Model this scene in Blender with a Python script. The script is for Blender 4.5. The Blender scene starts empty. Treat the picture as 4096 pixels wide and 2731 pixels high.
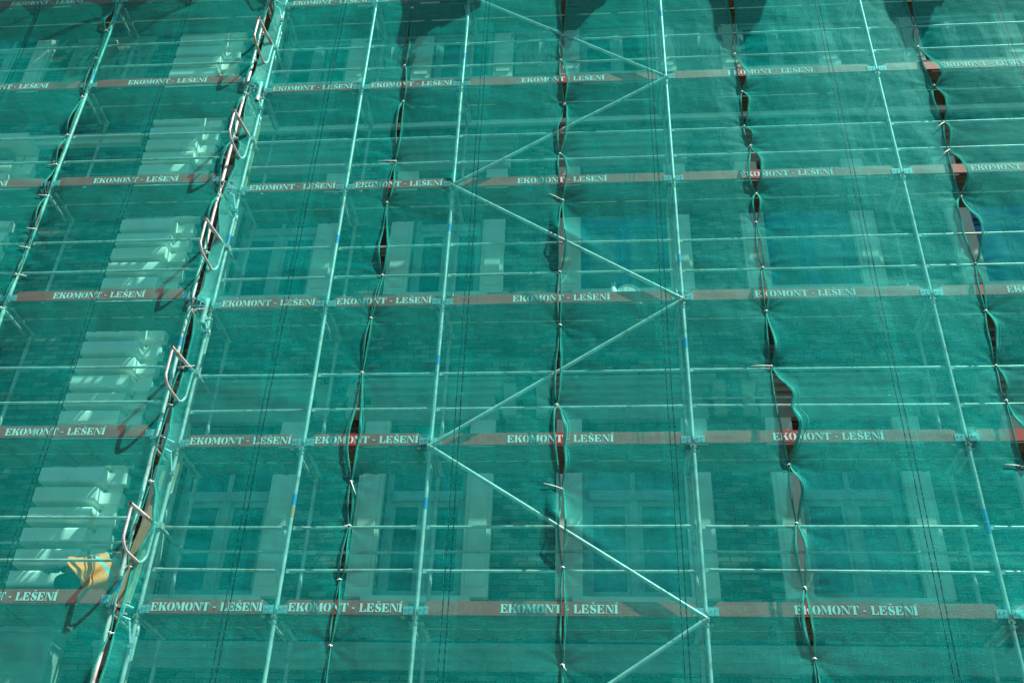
import bpy, bmesh, math, random
import numpy as np
from mathutils import Vector, Matrix
random.seed(7); rng = np.random.default_rng(11)
sc = bpy.context.scene; COL = sc.collection
# ------------------------------------------------------------------ camera, sky, sun, exposure
cd = bpy.data.cameras.new("camera"); cam = bpy.data.objects.new("camera", cd); COL.objects.link(cam)
cam.location = (1.91338, -10.38568, -3.62162)
cam.rotation_euler = (2.1655272, -0.0326751, 0.0754063)
cd.sensor_width = 36; cd.lens = 36.129; cd.clip_end = 500
sc.camera = cam
SUN = Vector((0.455, -0.225, 0.865)).normalized()          # direction towards the sun
EL = math.asin(SUN.z); AZ = math.atan2(SUN.x, SUN.y)
w = bpy.data.worlds.new("World"); sc.world = w; w.use_nodes = True
nt = w.node_tree; bg = nt.nodes['Background']
sky = nt.nodes.new('ShaderNodeTexSky'); sky.sky_type = 'NISHITA'; sky.sun_disc = False
sky.sun_elevation = EL; sky.sun_rotation = AZ
nt.links.new(sky.outputs[0], bg.inputs[0]); bg.inputs[1].default_value = 0.05
sl = bpy.data.lights.new("sun", 'SUN'); sl.energy = 5.0; sl.angle = math.radians(0.5); sl.color = (1.0, 0.94, 0.84)
so = bpy.data.objects.new("sun", sl); COL.objects.link(so); so.rotation_euler = SUN.to_track_quat('Z', 'Y').to_euler()
so.location = SUN * 30
sc.view_settings.view_transform = 'Standard'; sc.view_settings.look = 'None'
sc.view_settings.exposure = 1.38; sc.view_settings.gamma = 1.0; sc.view_settings.use_curve_mapping = False
sc.render.engine = 'CYCLES'
sc.cycles.transparent_max_bounces = 24; sc.cycles.max_bounces = 8

# ------------------------------------------------------------------ materials
def new_mat(name):
    m = bpy.data.materials.new(name); m.use_nodes = True
    n = m.node_tree.nodes; n.clear()
    out = n.new('ShaderNodeOutputMaterial')
    return m, m.node_tree, out
def ramp(t, fac, stops):
    r = t.nodes.new('ShaderNodeValToRGB'); t.links.new(fac, r.inputs[0])
    e = r.color_ramp.elements
    while len(e) < len(stops): e.new(0.5)
    for i, (p, c) in enumerate(stops):
        e[i].position = p; e[i].color = (*c, 1) if len(c) == 3 else c
    return r.outputs[0]
def noise(t, scale, vec=None, detail=4, rough=0.55, stretch=None, coord='Object'):
    tc = t.nodes.new('ShaderNodeTexCoord'); v = tc.outputs[coord]
    if vec is not None: v = vec
    if stretch:
        mp = t.nodes.new('ShaderNodeMapping'); t.links.new(v, mp.inputs[0]); mp.inputs['Scale'].default_value = stretch; v = mp.outputs[0]
    n = t.nodes.new('ShaderNodeTexNoise'); t.links.new(v, n.inputs['Vector'])
    n.inputs['Scale'].default_value = scale; n.inputs['Detail'].default_value = detail; n.inputs['Roughness'].default_value = rough
    return n.outputs['Fac']
def math_node(t, op, a, b=None, c=None, clamp=False):
    m = t.nodes.new('ShaderNodeMath'); m.operation = op; m.use_clamp = clamp
    for i, v in enumerate((a, b, c)):
        if v is None: continue
        if isinstance(v, (int, float)): m.inputs[i].default_value = v
        else: t.links.new(v, m.inputs[i])
    return m.outputs[0]
def mixc(t, fac, a, b, mode='MIX'):
    m = t.nodes.new('ShaderNodeMix'); m.data_type = 'RGBA'; m.blend_type = mode
    for key, v in (('Factor', fac), ('A', a), ('B', b)):
        s = [i for i in m.inputs if i.name == key and i.enabled][0] if key != 'Factor' else m.inputs[0]
        if isinstance(v, (int, float)): s.default_value = v
        elif isinstance(v, tuple): s.default_value = (*v, 1) if len(v) == 3 else v
        else: t.links.new(v, s)
    return [o for o in m.outputs if o.enabled][0]
def bump(t, height, strength, dist=0.01):
    b = t.nodes.new('ShaderNodeBump'); t.links.new(height, b.inputs['Height'])
    b.inputs['Strength'].default_value = strength; b.inputs['Distance'].default_value = dist
    return b.outputs[0]
def surf(name, c1, c2, scale=4, rough=0.8, metal=0.0, bumpk=0.3, dist=0.004, c3=None, stretch=None, th=(0.35, 0.65), spec=0.5, t3=(0.55, 0.75), s3=1.7):
    m, t, out = new_mat(name)
    p = t.nodes.new('ShaderNodeBsdfPrincipled'); t.links.new(p.outputs[0], out.inputs[0])
    n = noise(t, scale, stretch=stretch)
    c = ramp(t, n, [(th[0], c1), (th[1], c2)])
    if c3 is not None:
        n3 = noise(t, s3, detail=6, rough=0.7)
        f = ramp(t, n3, [(t3[0], (0, 0, 0)), (t3[1], (1, 1, 1))])
        c = mixc(t, f, c, c3)
    t.links.new(c, p.inputs['Base Color'])
    p.inputs['Roughness'].default_value = rough; p.inputs['Metallic'].default_value = metal
    p.inputs['Specular IOR Level'].default_value = spec
    if bumpk:
        t.links.new(bump(t, noise(t, scale * 6, stretch=stretch), bumpk, dist), p.inputs['Normal'])
    return m
M = {}
M['steel'] = surf('galvanised_steel', (0.56, 0.55, 0.52), (0.36, 0.36, 0.36), 9, 0.42, 0.15, 0.15, c3=(0.34, 0.19, 0.12), t3=(0.55, 0.64), s3=3.0)
M['rusty'] = surf('rusty_steel', (0.36, 0.33, 0.31), (0.26, 0.12, 0.06), 14, 0.55, 0.3, 0.3)
M['plate'] = surf('bracket_plate', (0.40, 0.46, 0.49), (0.28, 0.34, 0.38), 20, 0.4, 0.3, 0.1)
M['bolt'] = surf('bolt_steel', (0.75, 0.75, 0.72), (0.5, 0.5, 0.5), 20, 0.35, 0.4, 0)
M['tape'] = surf('blue_tape', (0.03, 0.14, 0.42), (0.06, 0.22, 0.50), 30, 0.5, 0, 0)
M['orange_tape'] = surf('orange_tape', (0.65, 0.25, 0.08), (0.5, 0.2, 0.08), 30, 0.5, 0, 0)
M['red'] = surf('red_board_paint', (0.52, 0.034, 0.022), (0.42, 0.030, 0.020), 5, 0.6, 0, 0.2, c3=(0.34, 0.10, 0.07), stretch=(1, 1, 4), t3=(0.58, 0.8))
M['white'] = surf('white_stencil_paint', (0.86, 0.84, 0.80), (0.74, 0.71, 0.68), 18, 0.7, 0, 0)
M['wood'] = surf('deck_plank_wood', (0.20, 0.13, 0.075), (0.10, 0.062, 0.035), 7, 0.85, 0, 0.5, stretch=(0.3, 5, 3), c3=(0.26, 0.20, 0.14))
M['ply'] = surf('weathered_board_wood', (0.46, 0.36, 0.24), (0.34, 0.25, 0.16), 5, 0.85, 0, 0.4, stretch=(5, 3, 0.5), c3=(0.26, 0.19, 0.12))
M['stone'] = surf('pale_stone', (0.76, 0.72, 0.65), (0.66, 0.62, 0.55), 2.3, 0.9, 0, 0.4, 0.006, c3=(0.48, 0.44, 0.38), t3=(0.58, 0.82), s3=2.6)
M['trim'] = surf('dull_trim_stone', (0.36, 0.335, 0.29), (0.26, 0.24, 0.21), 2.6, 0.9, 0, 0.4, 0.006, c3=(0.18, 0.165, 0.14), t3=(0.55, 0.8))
M['base_stone'] = surf('darker_base_stone', (0.36, 0.34, 0.30), (0.24, 0.23, 0.20), 2.5, 0.9, 0, 0.4, 0.006)  # darker stone for the pedestal, lower string course and lower apron panels
M['plaster'] = surf('pale_plaster', (0.90, 0.86, 0.78), (0.82, 0.78, 0.70), 3.0, 0.9, 0, 0.3, 0.004, c3=(0.50, 0.46, 0.40), t3=(0.6, 0.85))
M['frame'] = surf('blue_window_frame', (0.04, 0.15, 0.30), (0.07, 0.20, 0.36), 6, 0.5, 0, 0)
M['frame_pale'] = surf('grey_window_frame', (0.40, 0.44, 0.44), (0.30, 0.34, 0.34), 6, 0.55, 0, 0)
M['tie'] = surf('white_nylon', (0.85, 0.84, 0.8), (0.8, 0.78, 0.74), 10, 0.5, 0, 0)
M['bucket'] = surf('white_bucket_plastic', (0.86, 0.84, 0.78), (0.74, 0.72, 0.66), 12, 0.5, 0, 0.1, c3=(0.42, 0.38, 0.32), t3=(0.58, 0.7), s3=14)
M['pink'] = surf('pink_cap', (0.6, 0.28, 0.24), (0.5, 0.22, 0.2), 12, 0.5, 0, 0)
M['cloth'] = surf('dark_workwear', (0.035, 0.045, 0.05), (0.02, 0.026, 0.03), 22, 0.95, 0, 0.8, 0.01)
M['glove'] = surf('grey_work_glove', (0.22, 0.22, 0.20), (0.10, 0.10, 0.10), 40, 0.9, 0, 0.5)
M['skin'] = surf('skin', (0.5, 0.3, 0.2), (0.45, 0.26, 0.18), 20, 0.6, 0, 0)
M['ground'] = surf('street_paving', (0.16, 0.15, 0.14), (0.10, 0.095, 0.09), 3, 0.9, 0, 0.5)
M['asphalt'] = surf('asphalt', (0.055, 0.055, 0.055), (0.045, 0.045, 0.046), 20, 0.9, 0, 0.5)
def brick_mat():
    m, t, out = new_mat('sooty_brick')
    p = t.nodes.new('ShaderNodeBsdfPrincipled'); t.links.new(p.outputs[0], out.inputs[0])
    tc = t.nodes.new('ShaderNodeTexCoord')
    mp = t.nodes.new('ShaderNodeMapping'); t.links.new(tc.outputs['Object'], mp.inputs[0]); mp.inputs['Rotation'].default_value = (math.pi/2, 0, 0)
    b = t.nodes.new('ShaderNodeTexBrick'); t.links.new(mp.outputs[0], b.inputs['Vector'])
    b.inputs['Scale'].default_value = 1.0; b.inputs['Brick Width'].default_value = 0.215; b.inputs['Row Height'].default_value = 0.074
    b.inputs['Mortar Size'].default_value = 0.0075; b.inputs['Mortar Smooth'].default_value = 0.3; b.inputs['Bias'].default_value = -0.2
    b.offset = 0.5
    b.inputs['Color1'].default_value = (0.05, 0.037, 0.027, 1); b.inputs['Color2'].default_value = (0.36, 0.29, 0.22, 1); b.inputs['Mortar'].default_value = (0.02, 0.017, 0.014, 1)
    st = ramp(t, noise(t, 0.9, detail=6, rough=0.65), [(0.35, (0.55, 0.55, 0.55)), (0.7, (1.05, 1.05, 1.05))])
    c = mixc(t, 1.0, b.outputs['Color'], st, 'MULTIPLY')
    t.links.new(c, p.inputs['Base Color']); p.inputs['Roughness'].default_value = 0.92
    inv = math_node(t, 'SUBTRACT', 1.0, b.outputs['Fac'])
    t.links.new(bump(t, inv, 0.8, 0.01), p.inputs['Normal'])
    return m
M['brick'] = brick_mat()
def glass_mat(name, tint, curtain):
    m, t, out = new_mat(name)
    p = t.nodes.new('ShaderNodeBsdfPrincipled'); t.links.new(p.outputs[0], out.inputs[0])
    n = noise(t, 1.6, detail=3, stretch=(1, 1, 0.35))
    t.links.new(ramp(t, n, [(0.4, tint), (0.62, curtain)]), p.inputs['Base Color'])
    p.inputs['Roughness'].default_value = 0.08; p.inputs['Coat Weight'].default_value = 0.5
    return m
M['glass'] = glass_mat('window_glass', (0.008, 0.012, 0.013), (0.025, 0.034, 0.034))
M['glass_curtain'] = glass_mat('curtained_glass', (0.06, 0.10, 0.11), (0.16, 0.22, 0.23))
M['glass_blue'] = glass_mat('blue_film_glass', (0.02, 0.16, 0.38), (0.03, 0.22, 0.45))

NET_FG = (0.0, 0.74, 0.635)
def net_mat(op=0.44):
    m, t, out = new_mat('green_debris_netting')
    uv = t.nodes.new('ShaderNodeUVMap'); uv.uv_map = 'cloth'
    sp = t.nodes.new('ShaderNodeSeparateXYZ'); t.links.new(uv.outputs[0], sp.inputs[0])
    U, V = sp.outputs[0], sp.outputs[1]
    # paired woven reinforcement bands down the middle of each sheet
    au = math_node(t, 'ABSOLUTE', U)
    off = math_node(t, 'SUBTRACT', au, 0.028)
    aoff = math_node(t, 'ABSOLUTE', off)
    dash = ramp(t, noise(t, 1.0, vec=uv.outputs[0], detail=2, stretch=(3, 22, 1)), [(0.36, (0.55, 0.55, 0.55)), (0.5, (1, 1, 1))])
    line = math_node(t, 'LESS_THAN', aoff, 0.0062)
    line = math_node(t, 'MULTIPLY', line, dash)
    # faint threads next to them
    sn = math_node(t, 'SINE', math_node(t, 'MULTIPLY', U, 2*math.pi/0.021))
    near = math_node(t, 'LESS_THAN', au, 0.12)
    thr = math_node(t, 'MULTIPLY', math_node(t, 'GREATER_THAN', sn, 0.35), near)
    # weave streaks
    nh = noise(t, 1.0, vec=uv.outputs[0], detail=3, rough=0.6, stretch=(6, 85, 1))
    nv = noise(t, 1.0, vec=uv.outputs[0], detail=3, rough=0.6, stretch=(95, 5, 1))
    nf = noise(t, 62.0, vec=uv.outputs[0], detail=3, rough=0.85)
    nl = noise(t, 1.1, vec=uv.outputs[0], detail=4, rough=0.6)
    # opacity
    o = math_node(t, 'MULTIPLY_ADD', nh, 0.30, op - 0.325)
    o = math_node(t, 'ADD', o, math_node(t, 'MULTIPLY_ADD', nv, 0.26, -0.13))
    o = math_node(t, 'ADD', o, math_node(t, 'MULTIPLY_ADD', nf, 0.56, -0.28))
    o = math_node(t, 'ADD', o, math_node(t, 'MULTIPLY_ADD', nl, 0.14, -0.07))
    o = math_node(t, 'ADD', o, math_node(t, 'MULTIPLY', thr, 0.10))
    # a woven sheet closes up when seen at a slant (threads overlap)
    lw = t.nodes.new('ShaderNodeLayerWeight'); lw.inputs['Blend'].default_value = 0.5
    o = math_node(t, 'ADD', o, math_node(t, 'MULTIPLY_ADD', lw.outputs['Facing'], 0.12, -0.03))
    o = math_node(t, 'MINIMUM', math_node(t, 'MAXIMUM', o, 0.2), 0.96)
    o = math_node(t, 'MAXIMUM', o, math_node(t, 'MULTIPLY', line, 0.97))
    col = ramp(t, nf, [(0.3, tuple(c*0.45 for c in NET_FG)), (0.72, (0.0, 0.88, 0.77))])
    col = mixc(t, math_node(t, 'MULTIPLY', line, 0.93), col, (0.004, 0.022, 0.022))
    h = math_node(t, 'ADD', math_node(t, 'MULTIPLY', nh, 1.0), math_node(t, 'MULTIPLY', nv, 1.0))
    nrm = bump(t, math_node(t, 'ADD', h, math_node(t, 'MULTIPLY', nf, 0.7)), 0.32, 0.004)
    d = t.nodes.new('ShaderNodeBsdfDiffuse'); t.links.new(col, d.inputs[0]); t.links.new(nrm, d.inputs['Normal'])
    tr = t.nodes.new('ShaderNodeBsdfTranslucent'); t.links.new(col, tr.inputs[0]); t.links.new(nrm, tr.inputs['Normal'])
    g = t.nodes.new('ShaderNodeBsdfGlossy'); g.inputs['Roughness'].default_value = 0.45; g.inputs[0].default_value = (0.75, 0.85, 0.8, 1); t.links.new(nrm, g.inputs['Normal'])
    m1 = t.nodes.new('ShaderNodeMixShader'); m1.inputs[0].default_value = 0.14
    t.links.new(d.outputs[0], m1.inputs[1]); t.links.new(tr.outputs[0], m1.inputs[2])
    m2 = t.nodes.new('ShaderNodeMixShader'); m2.inputs[0].default_value = 0.012
    t.links.new(m1.outputs[0], m2.inputs[1]); t.links.new(g.outputs[0], m2.inputs[2])
    tp = t.nodes.new('ShaderNodeBsdfTransparent'); tp.inputs[0].default_value = (0.60, 1.0, 0.94, 1)
    m3 = t.nodes.new('ShaderNodeMixShader'); t.links.new(o, m3.inputs[0])
    t.links.new(tp.outputs[0], m3.inputs[1]); t.links.new(m2.outputs[0], m3.inputs[2])
    t.links.new(m3.outputs[0], out.inputs[0])
    return m
NETM = {}
def net_m(op):
    if op not in NETM: NETM[op] = net_mat(op)
    return NETM[op]
def hem_mat():
    m, t, out = new_mat('folded_net_hem')
    n = noise(t, 60, detail=3)
    col = ramp(t, n, [(0.3, (0.02, 0.30, 0.25)), (0.7, (0.06, 0.56, 0.46))])
    d = t.nodes.new('ShaderNodeBsdfDiffuse'); t.links.new(col, d.inputs[0])
    tr = t.nodes.new('ShaderNodeBsdfTranslucent'); t.links.new(col, tr.inputs[0])
    m1 = t.nodes.new('ShaderNodeMixShader'); m1.inputs[0].default_value = 0.3
    t.links.new(d.outputs[0], m1.inputs[1]); t.links.new(tr.outputs[0], m1.inputs[2])
    tp = t.nodes.new('ShaderNodeBsdfTransparent')
    m3 = t.nodes.new('ShaderNodeMixShader'); m3.inputs[0].default_value = 0.88
    t.links.new(tp.outputs[0], m3.inputs[1]); t.links.new(m1.outputs[0], m3.inputs[2])
    t.links.new(m3.outputs[0], out.inputs[0])
    return m
M['hem'] = hem_mat()
def vest_mat():
    m, t, out = new_mat('orange_safety_vest')
    uv = t.nodes.new('ShaderNodeUVMap'); uv.uv_map = 'cloth'
    sp = t.nodes.new('ShaderNodeSeparateXYZ'); t.links.new(uv.outputs[0], sp.inputs[0]); V = sp.outputs[1]
    def band(a, b):
        return math_node(t, 'MULTIPLY', math_node(t, 'GREATER_THAN', V, a), math_node(t, 'LESS_THAN', V, b))
    s = math_node(t, 'ADD', band(0.28, 0.36), band(0.48, 0.56))
    c = mixc(t, s, (1.0, 0.18, 0.002), (0.30, 0.36, 0.34))
    p = t.nodes.new('ShaderNodeBsdfPrincipled'); t.links.new(c, p.inputs['Base Color']); p.inputs['Roughness'].default_value = 0.7
    t.links.new(bump(t, noise(t, 30), 0.4, 0.01), p.inputs['Normal'])
    t.links.new(p.outputs[0], out.inputs[0])
    return m
M['vest'] = vest_mat()

# ------------------------------------------------------------------ helpers
class MB:
    def __init__(s): s.v = []; s.f = []
    def box(s, x0, x1, y0, y1, z0, z1):
        b = len(s.v)
        s.v += [(x0,y0,z0),(x1,y0,z0),(x1,y1,z0),(x0,y1,z0),(x0,y0,z1),(x1,y0,z1),(x1,y1,z1),(x0,y1,z1)]
        s.f += [tuple(b+i for i in q) for q in ((0,3,2,1),(4,5,6,7),(0,1,5,4),(1,2,6,5),(2,3,7,6),(3,0,4,7))]
        return s
    def tube(s, pts, r, n=10, cap=True, hollow=False):
        pts = [Vector(p) for p in pts]; rs = r if isinstance(r, (list, tuple)) else [r]*len(pts)
        b0 = len(s.v); up = None
        for i, p in enumerate(pts):
            d = ((pts[min(i+1, len(pts)-1)] - pts[max(i-1, 0)])).normalized()
            if up is None: up = Vector((0, 0, 1)) if abs(d.z) < 0.9 else Vector((1, 0, 0))
            a = d.cross(up).normalized(); c = a.cross(d).normalized(); up = c
            for k in range(n):
                t = 2*math.pi*k/n
                s.v.append(tuple(p + (a*math.cos(t) + c*math.sin(t))*rs[i]))
        for i in range(len(pts)-1):
            for k in range(n):
                a = b0+i*n+k; b = b0+i*n+(k+1) % n
                s.f.append((a, b, b+n, a+n))
        if cap:
            if not hollow: s.f.append(tuple(b0+k for k in range(n))[::-1])
            s.f.append(tuple(b0+(len(pts)-1)*n+k for k in range(n)))
        return s
    def prism(s, poly, y0, y1):                 # polygon in x,z extruded along y
        b = len(s.v); n = len(poly)
        s.v += [(x, y0, z) for x, z in poly] + [(x, y1, z) for x, z in poly]
        s.f.append(tuple(b+i for i in range(n))); s.f.append(tuple(b+n+i for i in reversed(range(n))))
        for i in range(n): s.f.append((b+i, b+n+i, b+n+(i+1) % n, b+(i+1) % n))
        return s
    def mesh(s, name, mat, smooth=False):
        me = bpy.data.meshes.new(name); me.from_pydata(s.v, [], s.f); me.validate()
        me.materials.append(mat)
        bm = bmesh.new(); bm.from_mesh(me); bmesh.ops.recalc_face_normals(bm, faces=bm.faces); bm.to_mesh(me); bm.free()
        if smooth:
            me.shade_smooth()
        return me
    def build(s, name, mat, parent=None, smooth=False, loc=(0,0,0)):
        return link(name, s.mesh(name, mat, smooth), parent, loc)
def link(name, data, parent=None, loc=(0,0,0)):
    o = bpy.data.objects.new(name, data); COL.objects.link(o); o.location = loc
    if parent is not None: o.parent = parent
    return o
def tag(o, label=None, cat=None, group=None, kind=None):
    if label: o['label'] = label
    if cat: o['category'] = cat
    if group: o['group'] = group
    if kind: o['kind'] = kind
    return o
def smooth_by_angle(o, deg=40):
    me = o.data
    me.shade_smooth()
    try: me.set_sharp_from_angle(angle=math.radians(deg))
    except Exception: pass

# ------------------------------------------------------------------ setting: ground
g = MB().box(-150, 150, -150, 60, -5.6, -5.35).build('road', M['asphalt']); tag(g, kind='structure')
g = MB().box(-60, 60, -3.2, 1.3, -5.35, -5.2).build('pavement', M['ground']); tag(g, kind='structure')

# ------------------------------------------------------------------ building
YW = 1.1
bld = link('brick_building', None, loc=(0, YW, -5.2))
tag(bld, 'old brick town building with pale stone window trim behind the green netting', 'building')
def bpart(mb, name, mat, parent=None, smooth=False):   # coordinates given in world, shifted to the parent's base
    o = mb.build(name, mat, parent or bld, smooth)
    o.matrix_parent_inverse = Matrix.Identity(4)
    if parent is None: o.location = (0, -YW, 5.2)
    return o
SILLS = [-3.83, 0.57, 4.95, 9.33]
WINS = [(-2.78, .62), (-0.21, .52), (2.35, .62), (4.95, .61), (7.82, .62), (10.6, .62), (-8.45, .62)]
WH = 2.28
def has(wi, si):
    return not (wi == 6 and si in (1,))
xs_cuts = []
holes = [(cx-hw, cx+hw, z, z+WH) for wi, (cx, hw) in enumerate(WINS) for si, z in enumerate(SILLS) if has(wi, si)]
wall = MB()
def wall_quads():
    xs = sorted({-16.0, 16.0} | {h[0] for h in holes} | {h[1] for h in holes})
    zs = sorted({-5.2, 18.6} | {h[2] for h in holes} | {h[3] for h in holes})
    for i in range(len(xs)-1):
        for j in range(len(zs)-1):
            cx, cz = (xs[i]+xs[i+1])/2, (zs[j]+zs[j+1])/2
            if any(h[0] < cx < h[1] and h[2] < cz < h[3] for h in holes): continue
            b = len(wall.v)
            wall.v += [(xs[i], YW, zs[j]), (xs[i+1], YW, zs[j]), (xs[i+1], YW, zs[j+1]), (xs[i], YW, zs[j+1])]
            wall.f.append((b, b+1, b+2, b+3))
    for x0, x1, z0, z1 in holes:        # reveals
        b = len(wall.v); D = 0.3
        wall.v += [(x0,YW,z0),(x1,YW,z0),(x1,YW,z1),(x0,YW,z1),(x0,YW+D,z0),(x1,YW+D,z0),(x1,YW+D,z1),(x0,YW+D,z1)]
        wall.f += [tuple(b+i for i in q) for q in ((0,4,5,1),(1,5,6,2),(2,6,7,3),(3,7,4,0))]
    b = len(wall.v)                     # ends, top and back so that the block has depth
    wall.v += [(-16,YW,-5.2),(-16,YW,18.6),(-16,13,18.6),(-16,13,-5.2),(16,YW,-5.2),(16,YW,18.6),(16,13,18.6),(16,13,-5.2)]
    wall.f += [tuple(b+i for i in q) for q in ((0,3,2,1),(4,5,6,7),(1,2,6,5),(3,7,6,2))]
wall_quads()
me = bpy.data.meshes.new('wall'); me.from_pydata(wall.v, [], wall.f); me.materials.append(M['brick'])
wo = link('wall', me, bld, (0, -YW, 5.2))
# windows
def make_window(cx, hw, z, style, si=0):
    x0, x1 = cx-hw, cx+hw; y0 = YW+0.16; y1 = YW+0.225
    zm = z+1.32; zt = z+WH
    f = MB(); fw = 0.075
    f.box(x0, x0+fw, y0, y1, z, zt).box(x1-fw, x1, y0, y1, z, zt)
    f.box(x0+fw, x1-fw, y0, y1, z, z+fw+.02).box(x0+fw, x1-fw, y0, y1, zt-fw, zt)
    f.box(x0+fw, x1-fw, y0-.03, y1, zm, zm+.13)                       # transom
    f.box(cx-.055, cx+.055, y0-.012, y1-.003, z+fw+.02, zm)            # meeting stiles
    f.box(cx-.03, cx+.03, y0, y1-.003, zm+.13, zt-fw)
    for a, b in ((x0+fw, cx-.055), (cx+.055, x1-fw)):                  # casement rims
        f.box(a, a+.05, y0+.012, y1-.004, z+fw+.02, zm).box(b-.05, b, y0+.012, y1-.004, z+fw+.02, zm)
        f.box(a+.05, b-.05, y0+.012, y1-.004, zm-.07, zm).box(a+.05, b-.05, y0+.012, y1-.004, z+fw+.02, z+fw+.09)
    o = bpart(f, 'window', M['frame'] if style in ('blue', 'curtain') and si == 2 else M['frame_pale'])
    mat = {'dark': 'glass', 'curtain': 'glass_curtain', 'blue': 'glass_blue', 'pale': 'glass'}[style]
    p = MB().box(x0+fw-.01, x1-fw+.01, y0+.035, y0+.045, z+.02, zt-.02).build('pane', M[mat], o)
    s = MB().box(x0-.12, x1+.12, YW-.13, YW+.16, z-.075, z-.003).build('sill', M['stone'], o)
    b = MB().box(x0-.02, x1+.02, YW+.30, YW+.32, z-.02, zt+.02).build('reveal_back', M['glass'], o)
    if style == 'blue': o['label'] = 'window covered with bright blue film'
    return o
for wi, (cx, hw) in enumerate(WINS):
    for si, z in enumerate(SILLS):
        if not has(wi, si): continue
        style = 'dark'
        if si == 2 and wi in (2, 3): style = 'curtain'
        if si == 2 and wi in (4, 5): style = 'blue'
        if si == 1 and wi in (2, 3): style = 'curtain'
        if si == 1 and wi in (0, 1): style = 'pale'
        make_window(cx, hw, z, style, si)
        lw, rw = (0.32, 0.32)
        # flanking stone strips
        for a, b in ((cx-hw-lw, cx-hw-.001), (cx+hw+.001, cx+hw+rw)):
            st = MB().box(a, b, YW-.09, YW+.06, z-.003, z+WH+.06)
            st.box(a+.05, b-.05, YW-.112, YW-.088, z+.12, z+WH-.02)
            bpart(st, 'stone_strip', M['stone'])
        # lintel with a projecting cornice, each a little different by storey
        l = MB()
        l.box(cx-hw-.36, cx+hw+.36, YW-.10, YW+.02, z+WH+.06, z+WH+.30)
        l.box(cx-hw-.30, cx+hw+.30, YW-.075, YW+.02, z+WH+.30, z+WH+.42)
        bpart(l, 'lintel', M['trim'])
        c = MB()
        prof = [(-.30, 0.0), (-.36, .06), (-.40, .10), (-.42, .14), (-.42, .22)]
        zb = z+WH+.42
        c.box(cx-hw-.38, cx+hw+.38, YW-.14, YW+.02, zb, zb+.07)
        c.box(cx-hw-.44, cx+hw+.44, YW-.21, YW+.02, zb+.07, zb+.15)
        c.box(cx-hw-.47, cx+hw+.47, YW-.24, YW+.02, zb+.15, zb+.20)
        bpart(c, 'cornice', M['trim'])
        if si == 1:       # carved consoles either side of the lintel on this storey
            for sx in (-1, 1):
                xx = cx+sx*(hw+.50)
                k = MB(); k.box(xx-.07, xx+.07, YW-.16, YW+.02, z+WH+.12, z+WH+.52)
                k.tube([(xx-.08, YW-.13, z+WH+.14), (xx+.08, YW-.13, z+WH+.14)], .07, 12)
                k.tube([(xx-.08, YW-.16, z+WH+.46), (xx+.08, YW-.16, z+WH+.46)], .10, 12)
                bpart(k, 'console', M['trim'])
        # brick apron panel below sill
        a = MB().box(cx-hw+.05, cx+hw-.05, YW-.05, YW+.02, z-.50, z-.13)
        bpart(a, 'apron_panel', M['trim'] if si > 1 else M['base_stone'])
# string courses
for z in (8.38, -0.16):
    s = MB(); s.box(-3.9, 16.1, YW-.10, YW+.02, z, z+.10).box(-3.9, 16.1, YW-.17, YW+.02, z+.10, z+.165).box(-3.9, 16.1, YW-.06, YW+.02, z-.1, z)
    bpart(s, 'string_course', M['stone'] if z > 0 else M['base_stone'])
s = MB(); s.box(-16.1, -5.35, YW-.10, YW+.02, 8.10, 8.2).box(-16.1, -5.35, YW-.15, YW+.02, 8.2, 8.27); bpart(s, 'string_course', M['stone'])
s = MB(); s.box(-16.3, 16.3, YW-.5, YW+.02, 18.2, 18.5).box(-16.4, 16.4, YW-.7, YW+.4, 18.5, 18.75); bpart(s, 'eaves_cornice', M['trim'])
# horizontal relief moulding between upper windows and carved panels
def carved_panel(xc, zc, hw, hh):
    k = MB(); k.box(xc-hw, xc+hw, YW-.05, YW+.02, zc-hh, zc+hh)
    R = random.Random(int(xc*100))
    for sx in (-1, 1):
        for j in range(3):
            cx = xc+sx*(hw*.2+j*hw*.28); cz = zc+hh*(.35-.35*j)*(1 if j % 2 else -1)
            pts = []
            for i in range(22):
                a = i*.42; r = hh*.42*(1-i/26)
                pts.append((cx+sx*r*math.cos(a), YW-.07-.02*math.sin(i*.3), cz+r*math.sin(a)))
            k.tube(pts, [.035*(1-i/30) for i in range(22)], 6)
        for j in range(4):
            a = R.uniform(0, 3)
            k.tube([(xc+sx*hw*(.15+.2*j), YW-.05, zc-hh*.7), (xc+sx*hw*(.2+.2*j), YW-.11, zc-hh*.2), (xc+sx*hw*(.1+.2*j), YW-.06, zc+hh*.5)], [.02, .05, .015], 6)
    k.tube([(xc, YW-.05, zc-hh*.8), (xc, YW-.14, zc), (xc, YW-.05, zc+hh*.8)], [.05, .12, .04], 8)
    o = bpart(k, 'carved_panel', M['trim']); smooth_by_angle(o)
for xc, hw in ((-1.40, .42), (1.07, .40), (3.65, .40), (6.35, .55)): carved_panel(xc, 10.0, hw, .55)
carved_panel(-6.4, 10.15, .72, .62)
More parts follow.
